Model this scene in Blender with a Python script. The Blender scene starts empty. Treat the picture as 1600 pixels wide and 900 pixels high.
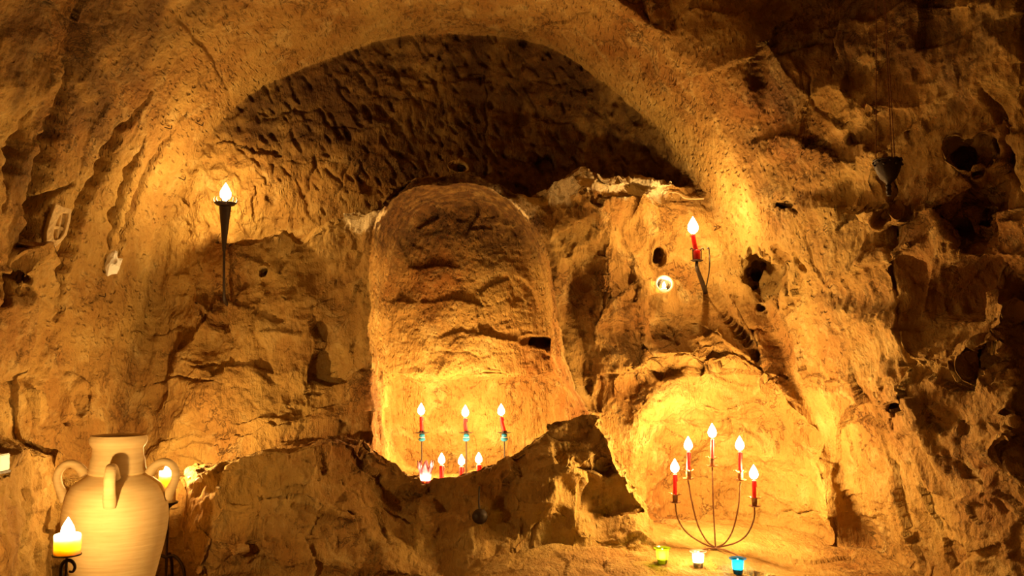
import bpy, bmesh, math, random
import numpy as np
from mathutils import Vector, Matrix, geometry
import openvdb

random.seed(4)
SC = bpy.context.scene
COL = SC.collection
# ---------------------------------------------------------------- camera, world, exposure
EYE = 0.95
FPX = 1386.0
PITCH = math.atan2(120.0, FPX)
cam_d = bpy.data.cameras.new('camera'); cam = bpy.data.objects.new('camera', cam_d); COL.objects.link(cam)
cam_d.sensor_width = 36.0; cam_d.lens = 36.0*FPX/1600.0; cam_d.clip_start = 0.02; cam_d.clip_end = 60
cam.location = (0, 0, EYE); cam.rotation_euler = (math.pi/2 + PITCH, 0, 0)
SC.camera = cam
SC.view_settings.view_transform = 'Standard'; SC.view_settings.look = 'None'
SC.view_settings.gamma = 1.0; SC.view_settings.use_curve_mapping = False
SC.view_settings.exposure = 0.0
W = bpy.data.worlds.new('world'); SC.world = W; W.use_nodes = True
W.node_tree.nodes['Background'].inputs[0].default_value = (0, 0, 0, 1)
W.node_tree.nodes['Background'].inputs[1].default_value = 0.0
SC.cycles.use_denoising = True
SC.cycles.max_bounces = 6; SC.cycles.diffuse_bounces = 3; SC.cycles.use_adaptive_sampling = True; SC.cycles.adaptive_threshold = .05; SC.cycles.transparent_max_bounces = 12
SC.cycles.sample_clamp_indirect = 4.0
SC.cycles.caustics_reflective = False; SC.cycles.caustics_refractive = False
FLAME_COL = (1.0, 0.59, 0.20)

def lamp(name, loc, power, radius=0.012, col=FLAME_COL):
    d = bpy.data.lights.new(name, 'POINT'); d.energy = power; d.color = col; d.shadow_soft_size = radius
    o = bpy.data.objects.new(name, d); o.location = loc; COL.objects.link(o); return o

# added fill lamps out of view, beside the camera and low at the right
lamp('fill_light_entrance', (-0.35, 0.1, 1.35), 0.28, 0.30, (1.0, 0.40, 0.07))
lamp('fill_light_floor', (1.15, 1.35, 0.25), 2.1, 0.10, (1.0, 0.44, 0.09))

def P(px, py, Y):
    """world point at distance Y seen at a pixel of the 1600x900 frame"""
    a = (px-800.0)/FPX; b = (450.0-py)/FPX
    c, s = math.cos(PITCH), math.sin(PITCH)
    dy = c - s*b; dz = s + c*b
    t = Y/dy
    return Vector((a*t, Y, EYE + dz*t))

# ---------------------------------------------------------------- numpy noise
_G = np.array([(1,1,0),(-1,1,0),(1,-1,0),(-1,-1,0),(1,0,1),(-1,0,1),(1,0,-1),(-1,0,-1),
               (0,1,1),(0,-1,1),(0,1,-1),(0,-1,-1),(1,1,0),(0,-1,1),(-1,1,0),(0,-1,-1)], np.float32)
def _hash(ix, iy, iz, seed):
    h = (ix.astype(np.uint32)*np.uint32(374761393)) ^ (iy.astype(np.uint32)*np.uint32(668265263)) ^ \
        (iz.astype(np.uint32)*np.uint32(2147483647)) ^ np.uint32((seed*1274126177) & 0xffffffff)
    h = (h ^ (h >> np.uint32(13)))*np.uint32(1274126177)
    h = (h ^ (h >> np.uint32(15)))*np.uint32(2246822519)
    return h ^ (h >> np.uint32(14))
def _gn(x, y, z, seed):
    fx, fy, fz = np.floor(x), np.floor(y), np.floor(z)
    ix, iy, iz = fx.astype(np.int64), fy.astype(np.int64), fz.astype(np.int64)
    dx, dy, dz = x-fx, y-fy, z-fz
    ux, uy, uz = [d*d*d*(d*(d*6-15)+10) for d in (dx, dy, dz)]
    out = 0
    for a in (0, 1):
        wx = ux if a else 1-ux
        for b in (0, 1):
            wy = uy if b else 1-uy
            for c in (0, 1):
                wz = uz if c else 1-uz
                g = _G[(_hash(ix+a, iy+b, iz+c, seed) & np.uint32(15)).astype(np.int64)]
                out = out + wx*wy*wz*(g[:, 0]*(dx-a)+g[:, 1]*(dy-b)+g[:, 2]*(dz-c))
    return out
def gn(P3, scale, seed=0, stretch=(1, 1, 1)):
    """gradient noise, scale = feature size in metres; about -1..1"""
    n = len(P3); out = np.empty(n, np.float32)
    for i in range(0, n, 400000):
        q = P3[i:i+400000].astype(np.float64)
        out[i:i+400000] = _gn(q[:, 0]/scale/stretch[0]+100, q[:, 1]/scale/stretch[1]+100, q[:, 2]/scale/stretch[2]+100, seed)
    return out*1.3
def fbm(P3, scale, octs, seed=0, gain=0.5, stretch=(1, 1, 1), ridged=False):
    out = 0; a = 1.0
    for o in range(octs):
        v = gn(P3, scale/2**o, seed+o*7, stretch)
        if ridged: v = 1-2*np.abs(v)
        out = out + a*v; a *= gain
    return out
def facet(P3, scale, seed=0, tilt=0.7, stretch=(1, 1, 1)):
    """broken-rock planes: lower envelope of randomly tilted cones' planes, one per jittered cell"""
    n = len(P3); out = np.empty(n, np.float32)
    for i in range(0, n, 200000):
        q = P3[i:i+200000].astype(np.float64)/scale/np.array(stretch)+50
        f = np.floor(q).astype(np.int64)
        best = np.full(len(q), 9.0)
        for a in (-1, 0, 1):
            for b in (-1, 0, 1):
                for c in (-1, 0, 1):
                    cx, cy, cz = f[:, 0]+a, f[:, 1]+b, f[:, 2]+c
                    h = _hash(cx, cy, cz, seed)
                    r = [((h >> np.uint32(s)) & np.uint32(255)).astype(np.float64)/255.0 for s in (0, 8, 16)]
                    h2 = _hash(cx, cy, cz, seed+31)
                    g = [(((h2 >> np.uint32(s)) & np.uint32(255)).astype(np.float64)/127.5-1)*tilt for s in (0, 8, 16)]
                    dx, dy, dz = q[:, 0]-cx-r[0], q[:, 1]-cy-r[1], q[:, 2]-cz-r[2]
                    d = np.sqrt(dx*dx+dy*dy+dz*dz)*1.25 + g[0]*dx+g[1]*dy+g[2]*dz + ((h2 >> np.uint32(24)) & np.uint32(255)).astype(np.float64)/255*0.35
                    best = np.minimum(best, d)
        out[i:i+200000] = best
    return out
def sstep(a, b, x):
    t = np.clip((x-a)/(b-a), 0, 1); return t*t*(3-2*t)

# ---------------------------------------------------------------- triangulated control surfaces  Y(x, z)
def tin(pts, xs, zs):
    co = []; ys = []
    for p in pts:
        v = p if isinstance(p, Vector) else P(*p)
        co.append(Vector((v.x, v.z))); ys.append(v.y)
    xs0, xs1, zs0, zs1 = xs[0]-.3, xs[-1]+.3, zs[0]-.3, zs[-1]+.3
    base = np.array([(c.x, c.y) for c in co]); yy = np.array(ys)
    for cx in np.linspace(xs0, xs1, 5):
        for cz in np.linspace(zs0, zs1, 4):
            if cx in (xs0, xs1) or cz in (zs0, zs1):
                j = np.argmin((base[:, 0]-cx)**2+(base[:, 1]-cz)**2)
                co.append(Vector((cx, cz))); ys.append(float(yy[j]))
    vs, es, fs, ov, oe, of = geometry.delaunay_2d_cdt(co, [], [], 0, 1e-5)
    vy = [ys[o[0]] for o in ov]
    X, Z = np.meshgrid(xs, zs, indexing='ij')
    out = np.full(X.shape, np.nan, np.float32)
    dx, dz = xs[1]-xs[0], zs[1]-zs[0]
    for f in fs:
        a, b, c = [vs[i] for i in f]; ya, yb, yc = [vy[i] for i in f]
        i0 = max(0, int((min(a.x, b.x, c.x)-xs[0])/dx)-1); i1 = min(len(xs), int((max(a.x, b.x, c.x)-xs[0])/dx)+3)
        j0 = max(0, int((min(a.y, b.y, c.y)-zs[0])/dz)-1); j1 = min(len(zs), int((max(a.y, b.y, c.y)-zs[0])/dz)+3)
        if i1 <= i0 or j1 <= j0: continue
        x, z = X[i0:i1, j0:j1], Z[i0:i1, j0:j1]
        det = (b.x-a.x)*(c.y-a.y)-(c.x-a.x)*(b.y-a.y)
        if abs(det) < 1e-12: continue
        u = ((x-a.x)*(c.y-a.y)-(c.x-a.x)*(z-a.y))/det
        v = ((b.x-a.x)*(z-a.y)-(x-a.x)*(b.y-a.y))/det
        m = (u >= -1e-6) & (v >= -1e-6) & (u+v <= 1+1e-6)
        y = ya+u*(yb-ya)+v*(yc-ya)
        out[i0:i1, j0:j1][m] = y[m]
    out[np.isnan(out)] = np.nanmean(out)
    return out
def polar(cx, cz, pts):
    """star-shaped outline about (cx, cz); returns the table of radii over angle"""
    a = np.array([math.atan2(p.z-cz, p.x-cx) for p in pts]); r = np.array([math.hypot(p.x-cx, p.z-cz) for p in pts])
    o = np.argsort(a); a, r = a[o], r[o]
    return np.concatenate([a-2*math.pi, a, a+2*math.pi]), np.concatenate([r, r, r])
def polar_d(tab, cx, cz, X, Z):
    return np.interp(np.arctan2(Z-cz, X-cx), tab[0], tab[1]) - np.hypot(X-cx, Z-cz)

def ledge(px, py, Y, back, up=0.03):
    v = P(px, py, Y); return [v, Vector((v.x, Y+back, v.z+up))]

# lunette + lower wall inside the vaulted recess
T1 = [(365,165,4.15),(440,110,4.2),(600,40,4.22),(740,20,4.27),(900,60,4.22),(1000,140,4.2),(1060,210,4.15),(740,150,4.30),(500,200,4.24),
      (650,230,4.28),(430,260,4.2),(900,190,4.26),(980,230,4.25),(1090,290,4.1),(300,280,4.12),(262,380,4.1),(320,345,4.08),(360,330,4.12),(330,372,4.0),(300,385,4.02),
      (245,480,4.12),(300,430,3.99),(260,560,4.08),(330,420,3.96),(355,470,3.96),(300,520,3.92),(355,505,3.92),(330,545,3.90),(270,580,3.93),(232,660,4.0),
      (420,420,3.90),(470,380,3.97),(535,385,3.90),(582,402,3.79),(560,350,3.88),(575,455,3.86),(500,470,3.92),(430,500,3.93),(380,560,3.86),(300,610,3.86),
      (240,700,3.86),(330,680,3.80),(430,610,3.86),(470,660,3.80),(480,620,3.88),(540,640,3.78),(545,560,3.84),(590,560,3.83),(520,520,3.9),(600,680,3.8),
      # right of the niche: tilted slabs
      (832,322,3.98),(868,316,3.88),(905,296,3.75),(960,285,3.83),(1000,300,3.90),(860,370,3.84),(850,420,3.85),(930,330,3.80),(985,350,3.92),(955,365,3.83),
      (1005,300,3.86),(1030,330,3.93),(1055,325,3.99),(1050,380,3.99),(1095,330,4.0),(1110,420,3.97),(1075,455,3.93),(1020,400,3.93),(985,435,3.84),(945,470,3.76),
      (900,470,3.86),(880,520,3.80),(905,590,3.74),(920,520,3.73),(1000,520,3.72),(1060,480,3.86),(1120,480,3.90),(1000,470,3.80),(1130,510,3.74),
      (985,575,3.66),(984,600,3.73),(1012,568,3.66),(1025,545,3.68),(1030,548,3.74),(1140,530,3.70),(1150,560,3.66),(1205,570,3.62),(1195,590,3.60),
      (960,615,3.70),(1080,600,3.75),(1040,580,3.73),(1110,618,3.76),(1180,622,3.70),(1140,585,3.72),(1230,660,3.60),(1255,740,3.50),(1250,800,3.5),(1000,645,3.66),(960,720,3.7),(985,790,3.7),
      (600,900,3.7),(300,900,3.7),(1100,900,3.6)]
for px, py, Y in [(385,368,3.92),(440,352,3.91),(505,348,3.96),(545,325,3.89),(592,325,3.84),(602,296,3.98),(650,274,4.03),(715,266,4.03),
                  (780,284,4.03),(805,298,4.03)]:
    T1 += ledge(px, py, Y, 4.22-Y, 0.02)
for px, py, Y in [(830,293,4.02),(868,275,3.92),(885,262,3.86),(908,250,3.84),(955,258,3.82),(980,262,3.86),(1005,272,3.99),(1028,280,4.0),(1060,290,4.02)]:
    T1 += ledge(px, py, Y, 4.22-Y, 0.02)

# the face of the rock in front of the recess: right wall, brow above
T2 = [(1000,40,3.55),(1100,90,3.45),(1180,60,3.30),(1240,10,3.25),(1120,180,3.52),(1160,130,3.35),(1160,260,3.60),(1200,180,3.42),(1200,260,3.48),(1260,150,3.16),(1250,215,3.22),
      (1265,225,3.30),(1330,220,3.14),(1300,130,3.10),(1360,170,2.94),(1400,100,2.92),(1320,20,3.1),(1420,0,2.85),(1500,60,2.72),(1600,0,2.5),(1600,140,2.58),(1530,130,2.66),(1450,160,2.84),
      (1180,350,3.62),(1185,440,3.62),(1240,300,3.44),(1240,440,3.48),(1215,480,3.5),(1290,320,3.24),(1300,420,3.24),(1350,300,3.10),(1355,380,3.06),(1378,230,2.95),(1378,320,2.93),(1382,420,2.92),
      (1372,330,3.03),(1376,470,3.0),(1405,318,2.84),(1450,325,2.80),(1475,345,2.76),(1500,400,2.78),(1420,380,2.80),(1400,470,2.90),(1495,360,2.88),(1560,360,2.70),(1520,330,2.82),(1440,250,2.92),(1490,230,2.86),(1540,280,2.72),
      (1600,260,2.62),(1600,400,2.60),(1560,430,2.74),(1500,470,2.86),(1450,500,2.90),(1600,480,2.56),(1530,580,2.68),(1512,615,2.71),(1560,530,2.58),(1520,560,2.76),(1600,560,2.62),
      (1300,520,3.12),(1260,560,3.34),(1215,580,3.52),(1350,560,3.02),(1395,600,2.98),(1400,660,2.93),(1405,560,2.88),(1440,600,2.84),(1470,680,2.84),(1420,740,2.92),
      (1300,640,3.22),(1350,700,3.04),(1250,660,3.44),(1300,740,3.22),(1280,800,3.28),(1350,800,3.06),(1500,740,2.80),(1550,680,2.68),(1600,650,2.50),(1600,690,2.46),(1560,720,2.60),(1600,780,2.52),
      (1420,830,2.92),(1500,840,2.76),(1600,870,2.5),(1300,880,3.15),(1400,900,2.95),(1540,800,2.62)]

ARCH_C = (-0.32, 1.10)
ARCH = polar(*ARCH_C, [P(x, y, 4.15) for x, y in [(225,900),(228,790),(230,680),(236,590),(245,500),(256,410),(272,340),(300,270),(335,205),(365,165),(440,118),(520,80),(600,55),
     (740,43),(850,63),(930,108),(990,160),(1040,222),(1080,292),(1106,350),(1130,420),(1150,500),(1165,600),(1200,720),(1280,900)]])
NICHE_C = (-0.19, 1.25)
N_F = [P(x, y, 3.9) for x, y in [(598,700),(592,640),(588,560),(585,480),(586,400),(592,345),(610,310),(640,287),(680,276),(725,273),(770,283),(808,310),(832,345),
     (848,390),(858,440),(866,500),(876,560),(893,610),(912,640),(905,700),(880,748),(760,748),(640,748),(600,744)]]
N_B = [P(x, y, 4.42) for x, y in [(628,700),(618,600),(615,500),(618,430),(632,385),(662,355),(700,342),(745,338),(790,350),(822,380),(838,420),(846,470),(850,560),
     (858,620),(860,680),(840,722),(750,722),(640,722)]]
NF, NB = polar(*NICHE_C, N_F), polar(*NICHE_C, N_B)
AL_C = (P(1115,735,3.7).x, P(1115,735,3.7).z)
ALC = polar(*AL_C, [P(x, y, 3.7) for x, y in [(985,720),(998,675),(1030,635),(1075,612),(1125,605),(1180,612),(1220,640),(1248,685),(1258,740),(1262,800),(1255,880),(1110,890),(1000,880),(980,830),(990,780)]])
MT = [P(x, y, 3.34 if 285 < x < 500 else (3.46 if 500 < x < 550 else 3.60)) for x, y in [(150,740),(230,745),(290,738),(350,722),(410,704),(480,690),(520,684),(562,686),(585,700),(603,714),(622,720),(640,738),(672,744),(705,743),(740,734),
      (762,727),(800,704),(832,682),(870,660),(905,643),(930,640),(950,655),(962,680),(968,720),(985,760),(1010,790),(1030,840),(1060,900),(1500,900)]]
MTX, MTZ = np.array([p.x for p in MT]), np.array([p.z for p in MT])
TM = [(200,700,3.60),(200,800,3.5),(200,900,3.4),(330,740,3.32),(330,800,3.27),(450,710,3.32),(430,770,3.28),(560,700,3.56),(520,760,3.40),(530,800,3.36),(400,840,3.26),(262,700,3.64),(265,800,3.62),(268,900,3.58),(292,740,3.37),(290,850,3.32),(600,720,3.62),(620,780,3.55),
      (600,840,3.46),(660,760,3.62),(700,745,3.62),(760,732,3.62),(700,800,3.58),(780,790,3.50),(760,760,3.56),(815,740,3.50),(850,680,3.60),(870,720,3.48),(905,660,3.60),(905,760,3.47),(860,790,3.46),(940,700,3.52),(945,740,3.5),
      (970,790,3.55),(700,850,3.46),(820,830,3.44),(500,880,3.30),(305,890,3.26),(700,900,3.36),(900,830,3.45),(1000,850,3.4),(1100,850,3.4),(640,700,3.62),(905,600,3.6),(560,640,3.6),(300,650,3.34)]
# hollows: px, py, Y, radii x y z, roll
HOLES = [(1200,430,0,.090,.30,.125,0.20),(840,534,0,.085,.16,.030,-.05),(412,424,0,.018,.05,.020,0),(1030,400,0,.026,.08,.06,0),
         (1398,636,0,.012,.14,.085,.12),(1530,243,0,.060,.10,.055,-.1),(1535,342,0,.05,.05,.020,-.1),(1228,322,0,.034,.10,.012,-.6),
         (20,440,0,.035,.12,.12,.55),(130,622,0,.05,.06,.06,0),(718,262,0,.028,.06,.014,0)]

# grooves and broken edges worked into the rock, each a polyline of pixels cast onto the raw surface
# (points, width, depth)
GROOVES = [([(118,100),(95,200),(62,300),(52,390),(20,440),(6,500)], .045, .085), ([(118,285),(58,325),(55,400),(22,430),(5,490)], .030, .11),
           ([(240,150),(190,210),(150,290),(118,360),(100,430),(98,500)], .044, .10), ([(230,215),(205,270),(185,340),(172,385)], .034, .11), ([(300,170),(250,240),(215,310),(192,380),(178,470)], .026, .045),
           ([(60,180),(30,260),(10,330)], .04, .06), ([(170,440),(160,520),(150,600),(135,640)], .025, .022), ([(205,420),(200,500),(185,600)], .018, .014), ([(95,430),(90,520),(60,600)], .03, .02),
           ([(0,698),(40,706),(62,714),(100,728)], .010, .018), ([(105,560),(60,590),(0,600)], .03, .015),
           ([(240,405),(236,500),(228,600)], .020, .015), ([(245,592),(290,588),(330,598),(362,600)], .008, .020), ([(285,570),(330,566),(352,572)], .010, .018),
           ([(455,200),(430,250),(425,290)], .01, .015), ([(500,210),(480,290),(455,330)], .008, .018), ([(560,230),(535,270),(520,320)], .008, .015), ([(400,230),(450,215),(500,205)], .007, .012), ([(380,190),(440,175),(520,165)], .008, .015),
           ([(370,260),(440,250),(520,250),(590,262)], .007, .010), ([(470,190),(560,200),(640,195)], .008, .012), ([(560,150),(640,150),(700,160)], .010, .012), ([(780,190),(860,185),(940,200)], .010, .012), ([(800,120),(880,130),(950,160)], .010, .012),
           ([(618,592),(660,586),(700,592),(745,585),(800,588),(850,584)], .010, .030), ([(855,540),(858,580),(850,600)], .008, .02), ([(755,90),(758,160),(760,235)], .010, .020),
           ([(1380,170),(1385,250),(1378,330),(1388,420),(1398,500),(1402,600),(1398,670)], .018, .030), ([(1408,160),(1412,210),(1418,228)], .007, .020), ([(1525,130),(1550,190),(1570,250),(1592,310)], .022, .060),
           ([(1215,310),(1240,325),(1256,345)], .008, .020), ([(1255,340),(1262,400),(1300,470)], .012, .012), ([(1040,800),(1100,797),(1170,800),(1240,806),(1300,800)], .007, .020), ([(930,806),(980,796),(1040,800)], .007, .015),
           ([(1190,640),(1240,690),(1300,720),(1380,760)], .008, .008), ([(1480,740),(1540,735),(1600,745)], .012, .020), ([(1420,700),(1480,720),(1560,800),(1600,830)], .014, .020),
           ([(640,560),(700,548),(760,556),(820,545)], .006, .008), ([(470,640),(520,625),(548,600)], .008, .014), ([(420,700),(500,720),(560,760),(600,800)], .012, .010), ([(900,690),(930,740),(920,790)], .02, .025), ([(590,770),(620,800),(660,810)], .012, .02),
           ([(1180,100),(1240,70),(1310,60)], .015, .02), ([(365,160),(340,100),(300,50),(250,5)], .018, .022), ([(1255,90),(1265,160),(1310,200)], .012, .015)]
# (points, height, reach): rock stands proud on the right-hand side of the direction of travel
SCARPS = [([(940,625),(985,620),(976,580),(1010,569),(1026,546),(1085,553),(1135,558),(1180,575),(1218,605),(1260,640)][::-1], .010, .05),
          ([(925,540),(940,480),(1000,440),(1050,428),(1072,440)], .030, .10), ([(1000,300),(962,335),(940,362)], .025, .07), ([(905,322),(935,318),(990,300),(1030,296)], .030, .08),
          ([(815,300),(850,330),(905,322)], .02, .06), ([(975,600),(1000,570),(1010,520),(1000,480)], .018, .06), 
          ([(545,328),(532,384),(582,405)][::-1], .025, .07), ([(395,480),(340,470),(300,520),(262,560)][::-1], .025, .09), ([(330,430),(360,470),(352,520)][::-1], .02, .07), ([(480,520),(540,470),(580,430)][::-1], .02, .07), ([(470,660),(478,620),(520,605),(548,560),(545,540)], .022, .06),
          ([(1175,222),(1200,218),(1235,213),(1270,228),(1300,240),(1335,265)], .022, .10), ([(1400,320),(1430,316),(1462,325),(1482,350),(1495,385),(1530,410)], .030, .10),
          ([(1510,612),(1530,570),(1565,525),(1600,495)], .03, .10), ([(1535,675),(1560,655),(1600,648)], .035, .08), ([(1400,560),(1408,610),(1440,660),(1480,680)], .025, .08), ([(1250,420),(1240,460),(1222,492)], .02, .05),
          ([(1300,120),(1310,60),(1330,0)], .03, .10), ([(1490,330),(1560,345),(1600,340)], .02, .07), ([(1370,240),(1330,220),(1290,180)][::-1], .02, .08), ([(1000,130),(1060,128),(1110,108),(1160,100),(1200,60),(1240,10)][::-1], .035, .10),
          ([(255,700),(330,690),(420,668),(480,650)], .015, .05), ([(560,700),(600,760),(620,820)], .02, .06), ([(800,720),(790,770),(770,790)], .025, .06), ([(330,790),(400,770),(480,790),(540,800)], .02, .07)]

def xwall(Y, Z):
    return -1.70 + 0.05*(3.6-np.clip(Y, 1, 3.6))

HC = []
def field(xs, ys, zs):
    X2, Z2 = np.meshgrid(xs, zs, indexing='ij')
    t1, t2, tm = tin(T1, xs, zs), tin(T2, xs, zs), tin(TM, xs, zs)
    # rough planes worked into the three control surfaces
    Q = np.stack([X2.ravel(), np.full(X2.size, 3.8), Z2.ravel()], 1)
    f1 = facet(Q, .22, 5).reshape(X2.shape)-.55
    f2 = facet(Q, .28, 9, stretch=(.8, 1, 1.3)).reshape(X2.shape)-.55
    f3 = facet(Q, .17, 13).reshape(X2.shape)-.55
    lun = np.clip(sstep(4.02, 4.18, t1), 0, 1)
    t1 = t1 + f1*.08*(1-lun*.75) + f3*.03*(1-lun)
    t2 = t2 + f2*.10 + f3*.03
    tm = tm + f3*.09 + f1*.05
    amp_arch = gn(Q, .5, 3).reshape(X2.shape)*.02
    arch0 = polar_d(ARCH, *ARCH_C, X2, Z2)
    nf0, nb0 = polar_d(NF, *NICHE_C, X2, Z2), polar_d(NB, *NICHE_C, X2, Z2)
    al0 = polar_d(ALC, *AL_C, X2, Z2) + .05*gn(Q, .12, 33).reshape(X2.shape) + .02
    ztop = np.interp(X2, MTX, MTZ) + gn(Q, .12, 21).reshape(X2.shape)*.008
    alback = 3.66 + .28*(1-np.exp(-(np.clip(al0, 0, 1)/.20)**1.4)) + f3*.03
    rr = np.hypot(X2-ARCH_C[0], Z2-ARCH_C[1])
    zs_b = zs[None, :]
    F = np.empty((len(xs), len(ys), len(zs)), np.float32)
    hx = []
    for j, y in enumerate(ys):
        # vault, flaring towards the room
        flare = 1+.10*max(0, 4.15-y)
        fa = arch0 + rr*(flare-1) + amp_arch
        a = np.minimum(fa, t1-y)
        # room in front
        wob = np.sin(y*9.0+Z2*2.2)*.022+np.sin(y*21+Z2*5.0)*.012          # flutes on the left wall
        fade = min(1, max(0, (3.9-y)/.4))
        xw = xwall(y, Z2)
        left = X2 - (xw + wob*fade*sstep(.75, 1.1, Z2) + .16*sstep(.55, 0, X2*0+Z2)*0)
        lowpanel = X2 - (-1.75 + (.12+.10*min(1, max(0, (3.15-y)/.4)))*sstep(.72, .66, Z2+.02*np.sin(y*14)))
        ceil_z = 2.62 + 3*sstep(.1, -.5, X2) - .30*sstep(.1, 1.3, X2) - .10*sstep(-1.0, -1.7, X2) + .05*np.sin(X2*5+y*3)
        zr = Z2-1.35
        dome = np.where(X2 < -.32, fa-.002, 1.6)
        r = np.minimum(np.minimum(t2-y, left), np.minimum(ceil_z-Z2, dome))
        hh = np.clip(.5+.5*(a-r)/.06, 0, 1); hh = np.where(X2 < -.3, (a > r)*1., hh); a = r*(1-hh)+a*hh+.06*hh*(1-hh)*.5
        # alcove behind the branched candlestick
        if y > 3.45: a = np.maximum(a, np.minimum(al0, alback-y))
        # altar mass
        m = np.minimum(y-tm, ztop-Z2)
        m = np.minimum(m, -(np.minimum(X2+2.5, 3)) + 9)
        a = np.minimum(a, -m)
        if y < 3.3: a = np.minimum(a, lowpanel)
        # niche
        t = min(1.0, max(0.0, (y-3.90)/.50))
        t = t**.9
        nd = nf0*(1-t)+nb0*t
        back = 4.42 - .10*sstep(P(700,600,4.4).z, P(700,585,4.4).z, Z2) - .12*sstep(1.55, 2.0, Z2)
        n = np.minimum(nd, back-y)
        if y > 3.70: a = np.maximum(a, n)
        # shelf and floor
        zb = .315 - .115*np.clip(3.9-y, 0, 3) + .02*np.sin(X2*3+1)
        edge = 2.72+.1*np.sin(X2*4)
        lim = zb*sstep(-.75, .1, X2)
        lim = lim - .28*sstep(edge+.10, edge-.15, np.full_like(X2, y))
        lim = np.maximum(lim, 0.0)
        a = np.minimum(a, Z2-lim)
        F[:, j, :] = a
    # hollows, each centred where the line of sight meets the rock
    h_ = ys[1]-ys[0]
    for (px, py, Y, rx, ry, rz, roll) in HOLES:
        c = None; y = 2.2
        while y < ys[-1]-.02:
            p = P(px, py, y); i, j, k_ = int((p.x-xs[0])/h_+.5), int((y-ys[0])/h_+.5), int((p.z-zs[0])/h_+.5)
            if 0 <= i < len(xs) and 0 <= j < len(ys) and 0 <= k_ < len(zs) and F[i, j, k_] < 0:
                c = P(px, py, y+ry*.25); break
            y += h_*.5
        if c is not None: hx.append((c, rx, ry, rz, math.cos(roll), math.sin(roll)))
    for (c, rx, ry, rz, co, si) in hx:
        m = max(rx, rz)*1.8
        i0, i1 = np.searchsorted(xs, [c.x-m, c.x+m]); j0, j1 = np.searchsorted(ys, [c.y-ry*1.8, c.y+ry*1.8]); k0, k1 = np.searchsorted(zs, [c.z-m, c.z+m])
        if i1 <= i0 or j1 <= j0 or k1 <= k0: continue
        X, Y, Z = np.meshgrid(xs[i0:i1], ys[j0:j1], zs[k0:k1], indexing='ij')
        u, w = (X-c.x)*co+(Z-c.z)*si, -(X-c.x)*si+(Z-c.z)*co
        pp = np.stack([X.ravel(), Y.ravel(), Z.ravel()], 1)
        wobb = gn(pp, .09, 77).reshape(X.shape)*.55+gn(pp, .03, 78).reshape(X.shape)*.3
        e = (1-np.sqrt((u/rx)**2+((Y-c.y)/ry)**2+(w/rz)**2)+wobb)*min(rx, ry, rz)
        F[i0:i1, j0:j1, k0:k1] = np.maximum(F[i0:i1, j0:j1, k0:k1], e)
    HC[:] = hx
    return F

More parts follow.
